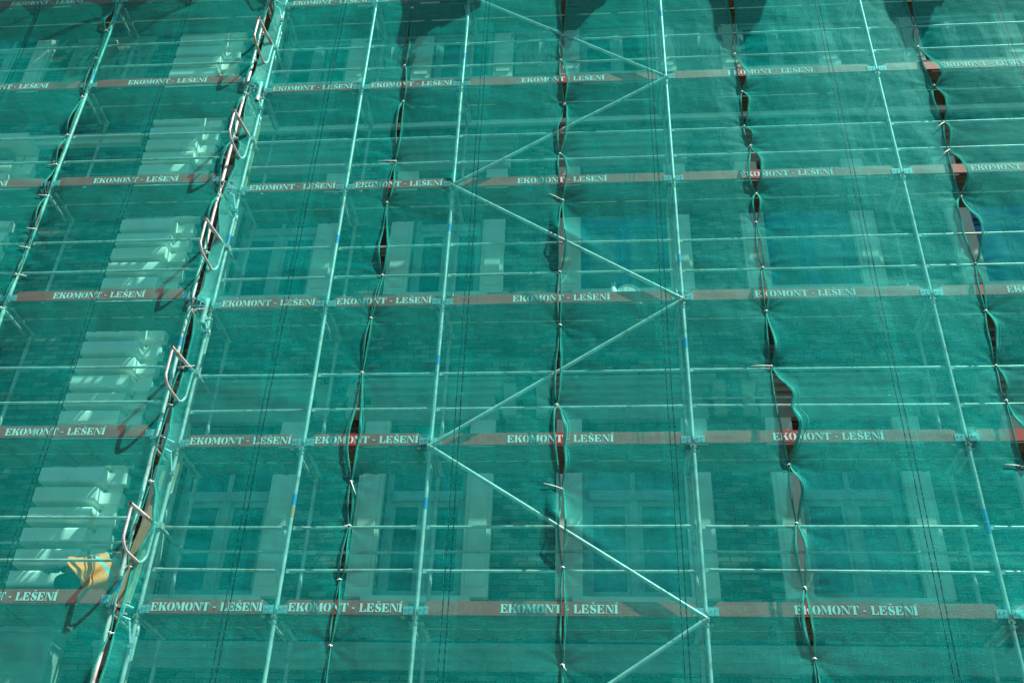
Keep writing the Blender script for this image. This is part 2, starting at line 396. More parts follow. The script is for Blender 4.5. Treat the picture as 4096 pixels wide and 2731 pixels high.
# rusticated quoin column of rounded pale blocks
def quoin(xa, xb, z0, z1, pitch=0.275):
    n = int((z1-z0)/pitch)
    for i in range(n):
        z = z0+i*pitch
        k = MB(); h = pitch-.075; r = .04; yo = YW-.30; x0, x1 = xa, xb
        # cross-section in y,z (rounded nose), swept along x, with mitred round right end
        prof = []
        for j in range(7):
            a = math.pi/2*j/6
            prof.append((r*(1-math.sin(a)), r*(1-math.cos(a))))
        sec = [(yo+p[0], z+p[1]) for p in prof] + [(yo+p[0], z+h-p[1]) for p in reversed(prof)]
        b = len(k.v); m = len(sec)
        for j, (yy, zz) in enumerate(sec):
            ins = (yy-yo)
            k.v += [(x0, yy, zz), (x1-ins, yy, zz), (x1, YW+.02, zz), (x0, YW+.02, zz)]
        for j in range(m-1):
            a0, a1 = b+4*j, b+4*(j+1)
            k.f += [(a0, a0+1, a1+1, a1), (a0+1, a0+2, a1+2, a1+1), (a0+3, a0, a1, a1+3)]
        k.f += [(b, b+3, b+2, b+1), (b+4*(m-1), b+4*(m-1)+1, b+4*(m-1)+2, b+4*(m-1)+3)]
        # narrower return block behind on the right
        k.box(x1-.02, x1+.24, YW-.14, YW+.02, z+.03, z+h-.02)
        o = bpart(k, 'quoin_block', M['plaster']); smooth_by_angle(o, 35)
    core = MB().box(xa+.05, xb-.05, YW-.05, YW+.01, z0-.02, z1+.02).box(xb-.02, xb+.18, YW-.04, YW+.01, z0, z1)
    bpart(core, 'quoin_core', M['plaster'])
quoin(-5.10, -4.28, 0.60, 11.9)
p = MB(); p.box(-6.6, -4.30, YW-.30, YW+.02, -1.2, .05).box(-6.6, -4.24, YW-.36, YW+.02, .05, .12).box(-5.2, -4.2, YW-.33, YW+.02, .12, .55)
bpart(p, 'pedestal', M['base_stone'])
quoin(-8.1, -7.2, 5.2, 7.9)
MBp = MB().box(-8.3, -7.05, YW-.4, YW+.02, 7.93, 8.08); bpart(MBp, 'capital', M['plaster'])

# ------------------------------------------------------------------ scaffolding
POLE = [-3.0, -1.5, 0.0, 3.0, 6.0, 9.0, 12.0]
LPOLE = [-3.2, -5.66, -8.16, -10.66]
ROWS = [0, 1, 2, 3, 4, 5, 6, 7, 8]
PR = 0.0242
scm = link('scaffold', None, loc=(0, 0, -5.2)); tag(scm, 'galvanised tube scaffold frame right of the corner with one diagonally braced bay', 'scaffold')
scl = link('scaffold', None, loc=(-5.66, -0.2, -5.2)); tag(scl, 'galvanised tube scaffold frame of two bays left of the corner loops', 'scaffold')
def spart(mb, name, mat, parent, smooth=True):
    o = mb.build(name, mat, parent); o.location = (-parent.location[0], -parent.location[1], -parent.location[2])
    if smooth: smooth_by_angle(o)
    return o
def standard(par, x, y, z0, z1, dz, stickers=(), mat='steel'):
    m = MB(); zj = []
    z = dz-6
    pts = []
    k = MB().tube([(x, y, z0), (x, y, z1)], PR, 12)
    for i in range(-2, 9):
        zz = dz+2*i
        k.tube([(x, y, zz-.12), (x, y, zz-.11), (x, y, zz-.02), (x, y, zz-.01)], [PR, PR+.007, PR+.007, PR], 12, cap=False)
    o = spart(k, 'standard', M[mat], par)
    for zs, mm in stickers:
        s = MB().tube([(0, 0, 0), (0, 0, .13)], PR+.002, 12, cap=False).build('sticker', M[mm], o, True); s.location = (x, y, zs)
    return o
stick = {0: [(5.1, 'tape')], 1: [(1.25, 'tape'), (1.1, 'orange_tape'), (5.05, 'tape')], 2: [(3.1, 'tape'), (5.2, 'tape'), (1.2, 'tape'), (8.6, 'tape')], 3: [(3.3, 'tape'), (4.6, 'tape'), (9.4, 'tape')], 4: [(1.05, 'tape'), (0.9, 'tape')], 5: [], 6: []}
for i, x in enumerate(POLE):
    standard(scm, x, 0, -5.2, 17.8, 0, stick[i])
    standard(scm, x, 0.7, -5.2, 17.8, 0)
lst = {0: [(3.3, 'tape'), (0.15, 'tape'), (7.9, 'tape')], 1: [(9.6, 'tape'), (8.2, 'tape')], 2: [], 3: []}
for i, x in enumerate(LPOLE):
    standard(scl, x, -0.2, -5.2, 17.8, 0.03, lst[i], 'steel')
    standard(scl, x, 0.5, -5.2, 17.8, 0.03)
def rail(par, x0, x1, y, z, r=0.017):
    s = 1 if x1 > x0 else -1; k = MB(); a, b = min(x0, x1)+.03, max(x0, x1)-.03
    zz = z + random.uniform(-.012, .012); z2 = z + random.uniform(-.012, .012)
    k.tube([(a+.05, y, zz), (b-.05, y, z2)], r, 10)
    k.box(a, a+.11, y-.006, y+.006, zz-.026, zz+.022); k.box(b-.11, b, y-.006, y+.006, z2-.026, z2+.022)
    spart(k, 'guardrail', M['steel'], par)
def coupler(par, x, y, z):
    k = MB(); k.box(x-.035, x+.035, y-.03, y+.045, z-.022, z+.022); k.tube([(x, y-.05, z), (x, y+.03, z)], .010, 8)
    k.tube([(x, y, z-.03), (x, y, z-.025), (x, y, z+.025), (x, y, z+.03)], [PR, PR+.012, PR+.012, PR], 10, cap=False)
    return k
def scaffold(par, poles, y, dz):
    for r in ROWS:
        z = 2*r+dz
        for i in range(len(poles)-1):
            rail(par, poles[i], poles[i+1], y+.03, z+1.0); rail(par, poles[i], poles[i+1], y+.03, z+.5)
            if r == 0 or (r == 1 and i > 2): rail(par, poles[i], poles[i+1], y+.68, z+1.0 if r != 0 else z+.98)
        for x in poles:
            k = coupler(par, x, y, z-.04)
            k.box(x-.018, x+.018, y+.02, y+.68, z-.072, z-.050)      # transom carrying the decks
            spart(k, 'transom', M['rusty'], par, False)
scaffold(scm, POLE, 0.0, 0.0)
scaffold(scl, LPOLE, -0.2, 0.03)
# diagonal braces, zig-zag in the wide bay
def brace(a, b):
    k = MB().tube([(a[0], -.075, a[1]), (b[0], -.075, b[1])], .0242, 12)
    for (x, z) in (a, b): k.box(x-.03, x+.03, -.07, .02, z-.028, z+.028)
    d = Vector((b[0]-a[0], 0, b[1]-a[1])).normalized()
    for p, s in ((a, -1), (b, 1)):
        q = Vector((p[0], -.075, p[1])) + d*s*.01
        k.tube([q, q+d*s*.07], .0242, 12)
    spart(k, 'diagonal_brace', M['steel'], scm)
BR = [((3.0, -2.1), (0.0, -.0-4.05+0)), ]
nodes = [(0.0, 10.0), (3.0, 7.97), (0.0, 5.97), (3.0, 3.97), (0.0, 1.95), (3.0, -0.05), (0.0, -2.05)]
BRL = [(nodes[i], nodes[i+1]) for i in range(len(nodes)-1)] + [((3.0, 11.95), nodes[0])]
for a, b in BRL:
    if a[0] > b[0]: a, b = b, a
    sx = .07*(b[0]-a[0])/3
    brace((a[0]+.05, a[1]+(b[1]-a[1])*.017), (b[0]-.05, b[1]-(b[1]-a[1])*.017))
# D-shaped end guards sticking out of the corner seam
def end_guard(x, z):
    k = MB()
    k.tube([(x+.03, .66, z), (x, .1, z), (x-.06, -.30, z), (x-.10, -.60, z)], .0215, 12, hollow=True, cap=False)
    R = .14; yo, yi = -.56, -.06; H = .50
    pts = [(x-.10, yo, z-.01)]
    pts.append((x-.10, yo, z-H+R))
    for j in range(1, 7):
        a = math.pi/2*j/6; pts.append((x-.10+.035*j/6, yo+R*(1-math.cos(a)), z-H+R-R*math.sin(a)))
    for j in range(1, 7):
        a = math.pi/2*j/6; pts.append((x-.065+.035*j/6, yi-R+R*math.sin(a), z-H+R-R*math.cos(a)))
    pts.append((x-.02, yi, z-.01))
    k.tube(pts, .0165, 12)
    k.tube([(x-.085, -.47, z-.035), (x-.075, -.36, z-.035)], .006, 6)
    k.box(x-.03, x+.04, -.04, .04, z-.035, z+.035)
    spart(k, 'end_guard', M['steel'], scm)
for z in (1.0, 3.03, 5.03, 7.03, 9.03): end_guard(-3.0, z)
# upright stub tubes and corner link brackets
for z in (3.92, 7.95):
    k = MB().tube([(-3.03, -.115, z-.22), (-3.03, -.115, z+.16)], .034, 14, hollow=True, cap=False)
    k.box(-3.06, -3.0, -.11, .0, z-.14, z-.08); k.tube([(-3.12, -.06, z-.12), (-2.93, -.06, z-.12)], .012, 8)
    spart(k, 'spigot', M['steel'], scm)
for r in ROWS:
    z = 2*r-.05
    k = MB()
    k.box(-3.16, -3.04, -.185, -.165, z+.10, z+.115).box(-3.16, -3.04, -.185, -.165, z-.03, z-.01)
    k.tube([(-3.17, -.17, z+.11), (-3.05, -.04, z+.09)], .012, 8).tube([(-3.17, -.17, z-.02), (-3.05, -.04, z-.04)], .014, 8)
    k.tube([(-3.11, -.12, z-.03), (-3.11, -.12, z+.11)], .010, 8)
    k.tube([(-3.05, -.05, z-.06), (-2.98, -.06, z-.30)], [.012, .016], 8)
    k.box(-3.0, -2.95, -.07, -.03, z-.34, z-.29); k.tube([(-3.26, -.22, z+.05), (-3.14, -.25, z+.05)], .014, 8)
    spart(k, 'corner_bracket', M['plate'], scl)

# ------------------------------------------------------------------ stencil lettering
def arc(cx, cy, rx, ry, a0, a1, n=10):
    return [(cx+rx*math.cos(math.radians(a0+(a1-a0)*i/n)), cy+ry*math.sin(math.radians(a0+(a1-a0)*i/n))) for i in range(n+1)]
def stem(x, wd=.27, s=.05):
    return [(x-s, 0), (x+wd+s, 0), (x+wd+s, .07), (x+wd, .10), (x+wd, .90), (x+wd+s, .93), (x+wd+s, 1), (x-s, 1), (x-s, .93), (x, .90), (x, .10), (x-s, .07)]
def halfstem(x, wd=.27, s=.06): return [(x-s, 0), (x+wd, 0), (x+wd, 1), (x-s, 1), (x-s, .92), (x, .89), (x, .11), (x-s, .08)]
def thin(x, wd=.07, s=.07): return stem(x, wd, s)
armsE = [[(.37, 0), (.80, 0), (.84, .32), (.77, .32), (.66, .10), (.37, .09)], [(.37, 1), (.78, 1), (.81, .70), (.74, .70), (.64, .90), (.37, .91)],
         [(.37, .45), (.48, .45), (.56, .33), (.61, .33), (.61, .69), (.56, .69), (.48, .56), (.37, .56)]]
G = {
 'E': (.92, [halfstem(.06)] + armsE),
 'K': (1.0, [halfstem(.06), [(.38, .48), (.50, .62), (.68, .90), (.60, .93), (.60, 1), (.95, 1), (.95, .93), (.85, .90), (.66, .66), (.96, .10), (1.0, .07), (1.0, 0), (.56, 0), (.56, .07), (.62, .10), (.46, .44), (.38, .36)]]),
 'O': (.98, [arc(.45, .5, .44, .52, 95, 265) + arc(.42, .5, .12, .42, 255, 105), arc(.51, .5, .44, .52, -85, 85) + arc(.54, .5, .12, .42, 75, -75)]),
 'M': (1.22, [thin(.10, .06, .07), [(.02, .93), (.02, 1), (.36, 1), (.62, .42), (.50, .06), (.20, .86)], [(.64, .36), (.84, 1), (1.18, 1), (1.18, .93), (1.12, .90), (1.12, .10), (1.18, .07), (1.18, 0), (.78, 0), (.78, .07), (.84, .10), (.84, .80), (.58, .05)]]),
 'N': (1.02, [thin(.08, .06, .07), [(.00, .93), (.00, 1), (.34, 1), (.80, .30), (.80, .0), (.74, 0), (.18, .84)], [(.72, .93), (.72, 1), (1.0, 1), (1.0, .93), (.93, .90), (.93, .02), (.86, .02), (.86, .90)]]),
 'T': (.96, [[(.33, .0), (.27, .0), (.27, .07), (.33, .10), (.33, 1), (.62, 1), (.62, .10), (.68, .07), (.68, 0)], [(.27, 1), (.02, 1), (.00, .66), (.06, .66), (.14, .90), (.27, .91)], [(.68, 1), (.93, 1), (.95, .66), (.89, .66), (.81, .90), (.68, .91)]]),
 'L': (.90, [stem(.10), [(.44, 0), (.82, 0), (.86, .38), (.79, .38), (.66, .10), (.44, .09)]]),
 'S': (.84, [[(.06, .02), (.12, .36), (.18, .36), (.24, .16), (.38, .07), (.38, -.02), (.26, -.01), (.14, .05)],
             [(.44, -.02), (.44, .07), (.56, .14), (.54, .26), (.16, .46), (.07, .60), (.08, .82), (.20, .97), (.36, 1.02), (.36, .93), (.28, .84), (.32, .74), (.68, .54), (.78, .38), (.76, .18), (.64, .04)],
             [(.42, 1.02), (.42, .93), (.56, .86), (.64, .68), (.70, .68), (.70, 1.0), (.64, 1.0), (.58, .96)]]),
 'I': (.44, [stem(.08)]),
 '-': (.50, [[(.05, .36), (.38, .36), (.38, .50), (.05, .50)]]),
 ' ': (.34, []),
}
CARON = [(.20, 1.28), (.40, 1.08), (.60, 1.28), (.50, 1.28), (.40, 1.18), (.30, 1.28)]
ACUTE = [(.10, 1.08), (.34, 1.30), (.46, 1.26), (.18, 1.06)]
def lettering_mesh():
    x = 0; polys = []
    for ch in "EKOMONT - LE\u0160EN\u00cd":
        base = {'\u0160': 'S', '\u00cd': 'I'}.get(ch, ch)
        wd, pl = G[base]
        for p in pl: polys.append([(x+a, b) for a, b in p])
        if ch == '\u0160': polys.append([(x+a, b) for a, b in CARON])
        if ch == '\u00cd': polys.append([(x+a, b) for a, b in ACUTE])
        x += wd+.04
    W = 1.22; sx = W/x; H = .092
    m = MB()
    for p in polys: m.prism([(a*sx-W/2, b*H) for a, b in p], -.0005, .0005)
    return m.mesh('lettering', M['white'])
LET = lettering_mesh()
# ------------------------------------------------------------------ toe boards and decks
def toe_mesh(L):
    h = .152; a = -L/2; b = L/2
    poly = [(a, .03), (a, .085), (a+.075, h), (b-.075, h), (b, .085), (b, .03), (b-.03, 0), (a+.03, 0)]
    m = MB().prism(poly, -.014, .014)
    return m.mesh('toe_board', M['red'])
def bracket_mesh(s):
    m = MB().prism([(-.055, -.045), (.055, -.045), (.055, .045), (-.055, .045)], -.0025, .0025)
    return m.mesh('end_bracket', M['plate'])
def bolt_mesh():
    m = MB()
    for x, z in ((-.02, .02), (.02, -.02), (.025, .025)): m.tube([(x, -.008, z), (x, .0, z)], .007, 8)
    return m.mesh('bolt', M['bolt'])
TM = {}
BRK = bracket_mesh(1); BLT = bolt_mesh()
RN = ['lowest', 'second lowest', 'third lowest', 'third from top', 'second from top', 'topmost', 'unseen upper', 'unseen higher', 'unseen highest']
def toe(x0, x1, y, z, label, group):
    L = round(x1-x0-.13, 3)
    if L not in TM: TM[L] = toe_mesh(L)
    cx = (x0+x1)/2
    o = link('toe_board', TM[L], loc=(cx, y-.004, z-.008)); tag(o, label, 'toe board', group)
    o.rotation_euler = (0, random.uniform(-.003, .003), 0)
    t = link('lettering', LET, o, (0, -.0165, .026))
    for s in (-1, 1):
        b = link('end_bracket', BRK, o, (s*(L/2-.012), -.018, .045))
        link('bolt', BLT, b, (0, -.003, 0))
DM = {}
def deck(x0, x1, y0, z, label, group):
    L = round(x1-x0-.06, 3)
    o = link('scaffold_deck', None, loc=((x0+x1)/2, y0, z)); tag(o, label, 'scaffold deck', group)
    if L not in DM:
        pl = []
        for j in range(2):
            m = MB(); ya = .030+j*.318
            for q in range(2): m.box(-L/2, L/2, ya+q*.149, ya+q*.149+.145, -.035, -.003)
            for q in range(-3, 4): m.box(q*L/7.4-.03, q*L/7.4+.03, ya+.01, ya+.285, -.052, -.0355)
            pl.append(m.mesh('plank', M['wood']))
        m = MB()
        for s in (-1, 1): m.box(s*(L/2-.03)-.02, s*(L/2-.03)+.02, .05, .66, -.072, -.053)
        DM[L] = (pl, m.mesh('end_hook', M['steel']))
    for me in DM[L][0]: link('plank', me, o)
    link('end_hook', DM[L][1], o)
BAYS = [('A', -3.0, -1.5, 'narrow bay right of the corner loops'), ('B', -1.5, 0.0, 'second narrow bay from the corner'),
        ('C', 0.0, 3.0, 'diagonally braced bay'), ('D', 3.0, 6.0, 'bay right of the braced one'), ('E', 6.0, 9.0, 'bay at the right edge'), ('F', 9.0, 12.0, 'bay beyond the right edge')]
LB = [('L1', -5.66, -3.2, 'bay left of the corner loops'), ('L2', -8.16, -5.66, 'bay at the far left edge')]
for r in ROWS:
    for n, a, b, d in BAYS:
        if r == 5 and n in 'CDE': pass
        toe(a, b, -.012 if n != 'C' else -.006, 2*r, 'lettered red toe board, %s row, %s' % (RN[r], d), 'red lettered toe boards')
        deck(a, b, 0.0, 2*r, 'wooden scaffold deck, %s level, %s' % (RN[r], d), 'wooden scaffold decks')
    for n, a, b, d in LB:
        toe(a, b, -.212, 2*r+.03, 'lettered red toe board, %s row, %s' % (RN[r], d), 'red lettered toe boards')
        deck(a, b, -.2, 2*r+.03, 'wooden scaffold deck, %s level, %s' % (RN[r], d), 'wooden scaffold decks')

# ------------------------------------------------------------------ netting
SEAM = {   # x, z of the ties; then opening half widths (left, right) of the interval BELOW each tie
 'S0': dict(x=-8.15, t=[(-8.15, 10.6, .03, .03), (-8.15, 8.6, .04, .04), (-8.13, 6.8, .03, .04), (-8.14, 5, .03, .03), (-8.12, 3, .03, .03), (-8.12, 1, .03, .03), (-8.12, -.6, .02, .02), (-8.12, -2.4, 0, 0)]),
 'SL': dict(x=-5.66, t=[(-5.66, 11.2, .05, .05), (-5.66, 9.94, .09, .03), (-5.69, 9.28, .01, .01), (-5.68, 8.64, .07, .05), (-5.66, 7.78, .07, .05), (-5.66, 6.98, .05, .04), (-5.66, 6.40, .07, .06), (-5.63, 5.8, .05, .06), (-5.62, 5.2, .01, .04), (-5.62, 4.88, .01, .05), (-5.62, 4.42, .015, .015), (-5.65, 3.88, .04, .05), (-5.64, 3.0, .03, .03), (-5.64, 1.6, .03, .03), (-5.64, 0, .02, .02), (-5.64, -2.4, 0, 0)]),
 'SC': dict(x=-3.12, t=[(-3.12, 11.3, .03, .04), (-3.12, 9.9, .03, .06), (-3.12, 9.07, .01, .01), (-3.13, 8.46, .03, .02), (-3.14, 7.72, .07, .03), (-3.14, 6.83, .13, .06), (-3.15, 5.73, .10, .07), (-3.13, 4.74, .03, .04), (-3.11, 3.78, .035, .03), (-3.09, 2.95, .02, .015), (-3.11, 2.43, .03, .03), (-3.10, 1.43, .05, .10), (-3.11, 0.42, .03, .02), (-3.12, -.3, .05, .03), (-3.16, -1.2, .04, .04), (-3.14, -2.4, 0, 0)]),
 'S1': dict(x=-.84, t=[(-.86, 11.0, .04, .04), (-.88, 9.75, .02, .03), (-.88, 8.42, .012, .03), (-.82, 7.62, .05, .03), (-.82, 6.41, .03, .05), (-.86, 5.65, .06, .05), (-.79, 4.4, .012, .012), (-.86, 3.72, .02, .012), (-.88, 2.92, .07, .05), (-.83, 1.46, .02, .03), (-.79, .94, .03, .03), (-.82, .33, .02, .03), (-.83, -.37, .02, .02), (-.84, -2.4, 0, 0)]),
 'S2': dict(x=1.5, t=[(1.50, 11.0, .05, .07), (1.50, 8.93, .03, .03), (1.47, 8.39, .03, .06), (1.53, 7.46, .06, .05), (1.47, 6.45, .03, .07), (1.51, 5.59, .04, .07), (1.48, 4.39, .02, .015), (1.49, 3.57, .04, .03), (1.46, 2.44, .03, .11), (1.52, 1.36, .03, .03), (1.54, .47, .02, .02), (1.54, -.54, .02, .02), (1.53, -2.4, 0, 0)]),
 'S3': dict(x=4.02, t=[(4.04, 11.0, .05, .09), (4.06, 8.89, .02, .02), (4.02, 8.43, .01, .10), (4.05, 7.61, .02, .07), (4.01, 6.91, .03, .09), (4.06, 6.52, .07, .09), (4.05, 5.64, .04, .06), (4.0, 5.16, .025, .04), (4.01, 4.42, .02, .025), (3.98, 3.74, .01, .07), (3.95, 2.94, .02, .18), (4.0, 1.64, .02, .10), (4.0, .96, .03, .05), (4.0, .27, .05, .02), (4.01, -.45, .02, .03), (4.02, -2.4, 0, 0)]),
 'S4': dict(x=6.62, t=[(6.68, 11.0, .05, .06), (6.68, 8.89, .05, .05), (6.64, 8.44, .03, .16), (6.71, 7.63, .07, .10), (6.70, 6.89, .03, .06), (6.66, 6.37, .03, .12), (6.65, 5.55, .12, .12), (6.59, 4.44, .02, .03), (6.55, 3.71, .02, .07), (6.49, 2.93, .03, .05), (6.49, 2.46, .02, .12), (6.49, 1.63, .05, .05), (6.5, .5, .03, .03), (6.5, -.6, .02, .02), (6.5, -2.4, 0, 0)]),
 'S5': dict(x=9.2, t=[(9.2, 11.0, .04, .04), (9.2, 8.6, .05, .05), (9.2, 6.7, .03, .04), (9.2, 5, .03, .03), (9.2, 3, .03, .03), (9.2, 1, .03, .03), (9.2, -.6, .02, .02), (9.2, -2.4, 0, 0)]),
 'S6': dict(x=11.6, t=[(11.6, 11.0, 0, 0), (11.6, -2.4, 0, 0)]), 'Sm': dict(x=-10.7, t=[(-10.7, 11.3, 0, 0), (-10.7, -2.4, 0, 0)]),
}
def vnoise(x, z, seed):            # smooth value noise, numpy
    xi = np.floor(x).astype(np.int64); zi = np.floor(z).astype(np.int64); fx = x-xi; fz = z-zi
    fx = fx*fx*(3-2*fx); fz = fz*fz*(3-2*fz)
    def hsh(a, b):
        n = (a*374761393 + b*668265263 + seed*974634777) & 0xffffffff
        n = ((n ^ (n >> 13))*1274126177) & 0xffffffff
        return ((n ^ (n >> 16)) & 0xffff)/65535.0
    return (hsh(xi, zi)*(1-fx)+hsh(xi+1, zi)*fx)*(1-fz) + (hsh(xi, zi+1)*(1-fx)+hsh(xi+1, zi+1)*fx)*fz - .5
def seam_x(name, z):
    t = SEAM[name]['t']; zz = [a[1] for a in t][::-1]; xx = [a[0] for a in t][::-1]
    return np.interp(z, zz, xx)
def seam_gap(name, z, side):
    z = np.asarray(z, float); out = np.zeros_like(z); t = SEAM[name]['t']
    for i in range(len(t)-1):
        z1, z0 = t[i][1], t[i+1][1]; a = t[i][2+side]
        m = (z <= z1) & (z >= z0)
        s = (z1-z)/(z1-z0)
        rr = random.Random(name+str(i*2+side)); k = rr.choice((.6, .8, 1.0, 1.3, 1.7)); a *= rr.uniform(.55, 1.0)*(.7 if name == 'SL' else 1)
        g = np.sin(np.pi*np.clip(s, 0, 1)**k)**rr.uniform(.8, 1.6) * (1+.5*vnoise(z*4.3, z*0+i, 31+side))
        out = np.where(m, a*g, out)
    return out
ALLT = [(n, a[0], a[1]) for n in SEAM for a in SEAM[n]['t'] if n not in ('Sm', 'S6')]
def net_h(x, z, left):
    h = np.full_like(x, 0.062)
    # slow drape and finer wrinkles
    h += .030*vnoise(x*.8+3, z*.7, 1) + .010*vnoise(x*2.1, z*1.9+5, 2) + .0030*vnoise(x*6.0, z*4.1, 3) + .0020*vnoise(x*24, z*6.0, 4) + .0026*vnoise(x*8, z*26, 5)
    h += .011*vnoise(x*4.2+z*.25, z*.33, 51) + .042*vnoise(x*.45+9, z*.95, 52) + .010*vnoise(x*1.1, z*4.6+x, 53)
    h += .0022*vnoise((x+z*.35)*14, (z-x*.4)*3, 8)
    for sc_, sz_, sd, am in ((2.1, .22, 41, .0032), (4.3, .5, 42, .0022), (1.2, 2.6, 43, .0018)):      # sharp little creases
        h += am*np.exp(-np.abs(vnoise(x*sc_+.6*z*(sd == 42), z*sz_, sd))/.018)*(vnoise(x*.9, z*.8, sd+5) > .02)
    dz = .03 if left else 0.
    zr = (z-dz) % 2.0
    for q in (.5, 1.0, 2.0):                                   # cloth touches the rails and hangs slack between them
        d = np.minimum(np.abs(zr-q), np.abs(zr-q+2))
        h += .004*np.exp(-(d/.06)**2)
    h += .014*np.sin(np.pi*np.clip((zr-1.0)/1.0, 0, 1)) * (0.6+vnoise(x*1.3, z*.2, 9))
    poles = LPOLE if left else POLE
    for p in poles:
        h += .004*np.exp(-(np.abs(x-p)/.06)**2)
    # general lean: billows out towards the street going up, more on the left
    if left: h += (.006*(z+2.4)+.02*np.cos((x+4.4)*1.2))*np.clip(np.minimum(np.abs(x+5.66), np.abs(x+3.12))/.9, 0, 1)**.7
    else: h += .025*np.cos((x-1.0)*.5)
    zl = np.array([-2.4, -1.2, 0.3, 1.5, 3.0, 5.0, 8.5, 15.]); hl = np.array([.0, .045, .07, .075, .065, .05, .02, .0]) if left else np.array([.0, .05, .09, .10, .09, .06, .02, .0])
    h += np.interp(z, zl, hl)*(np.clip(np.minimum(np.abs(x+5.66), np.abs(x+3.12))/.6, .25, 1) if left else 1)
    # seams pulled in, radiating creases at every tie
    for n, tx, tz in ALLT:
        dx = x-tx; dzz = z-tz; r2 = dx*dx+dzz*dzz
        m = r2 < 1.2
        if not m.any(): continue
        r = np.sqrt(r2[m])+1e-4; th = np.arctan2(dzz[m], dx[m])
        h[m] -= .024*np.exp(-(r/.16)**1.3)
        h[m] += .0055*np.exp(-r/.22)*np.clip(r/.05, 0, 1)*np.sin(9*th+tx*7+tz*3+2.5*vnoise(th*1.5, r*3, 6))
    # mouths near the top: sheets belly out between the seams
    for n in SEAM:
        if n in ('Sm', 'S6'): continue
        sx = seam_x(n, z); d = x-sx
        h -= .016*np.exp(-(d/.25)**2)
        if False: pass
        elif left or n == 'SL':
            pass
    if not left:
        order = [-3.12] + [seam_x(n, z) for n in ('S1', 'S2', 'S3', 'S4', 'S5')] + [11.6]
        A = .03+.035*np.clip((z-3.5)/5, 0, 1)
        for q in range(6):
            u = (x-order[q])/(order[q+1]-order[q]); m = (u >= 0) & (u <= 1); uu = np.clip(u, 0, 1)
            h += np.where(m, A*np.sin(np.pi*uu**.62)**1.0, 0)*(.45 if q == 0 else 1)
    if left:                                                   # the top of the left sheets bellies far out
        up = np.clip(z-9.62-.42*np.abs(np.sin((x+5.66)*np.pi/1.27)), 0, 1.6)
        h += .42*up
    # cloth stretched over the braces in the wide bay
    if not left:
        for a, b in BRL:
            ax, az = a; bx, bz = b
            dx, dz_ = bx-ax, bz-az; L = math.hypot(dx, dz_)
            s = ((x-ax)*dx+(z-az)*dz_)/L/L; dist = np.abs((x-ax)*dz_-(z-az)*dx)/L
            m = (s > -.02) & (s < 1.02)
            h = np.where(m, np.maximum(h, (.112)*np.exp(-(dist/.16)**1.3) + .0), h)
        for zt, zb in ((5.02, 4.48), (1.0, .48)):
            zbr = zt-(x-1.5)*.667; gap = np.maximum(zbr-zb, .02)
            wx = np.clip((x-1.34)/.10, 0, 1)*np.clip((2.15-x)/.5, 0, 1)*np.clip(gap/.5, 0, 1.2)
            sU = np.clip((z-zb)/gap, 0, 1); dn = np.clip((z-zbr)/.45, 0, 1)
            h += .075*wx*np.where(z < zbr, sU**1.3, (1-dn)**2)
    # knobs poking at the nodes
    kn = [(-3.03, 3.95, .13, .13), (-3.03, 7.98, .12, .13)]
    if not left:
        for i, p in enumerate(POLE):
            for r in ROWS: kn.append((p, 2*r-.04, .022 if (i+r) % 2 else .014, .07))
        kn += [(6.0, -.06, .09, .10), (6.0, 1.95, .05, .09), (3.0, 1.95, .05, .09), (0.0, 1.93, .04, .08), (3, 3.95, .04, .08), (0, 5.95, .03, .08)]
    for kx, kz, a, wd in kn:
        r2 = (x-kx)**2+(z-kz)**2; m = r2 < .5
        if m.any(): h[m] += a*np.exp(-np.sqrt(r2[m])/wd)
    # never inside the tubes
    return .043+np.logaddexp(0,(h-.043)/.004)*.004
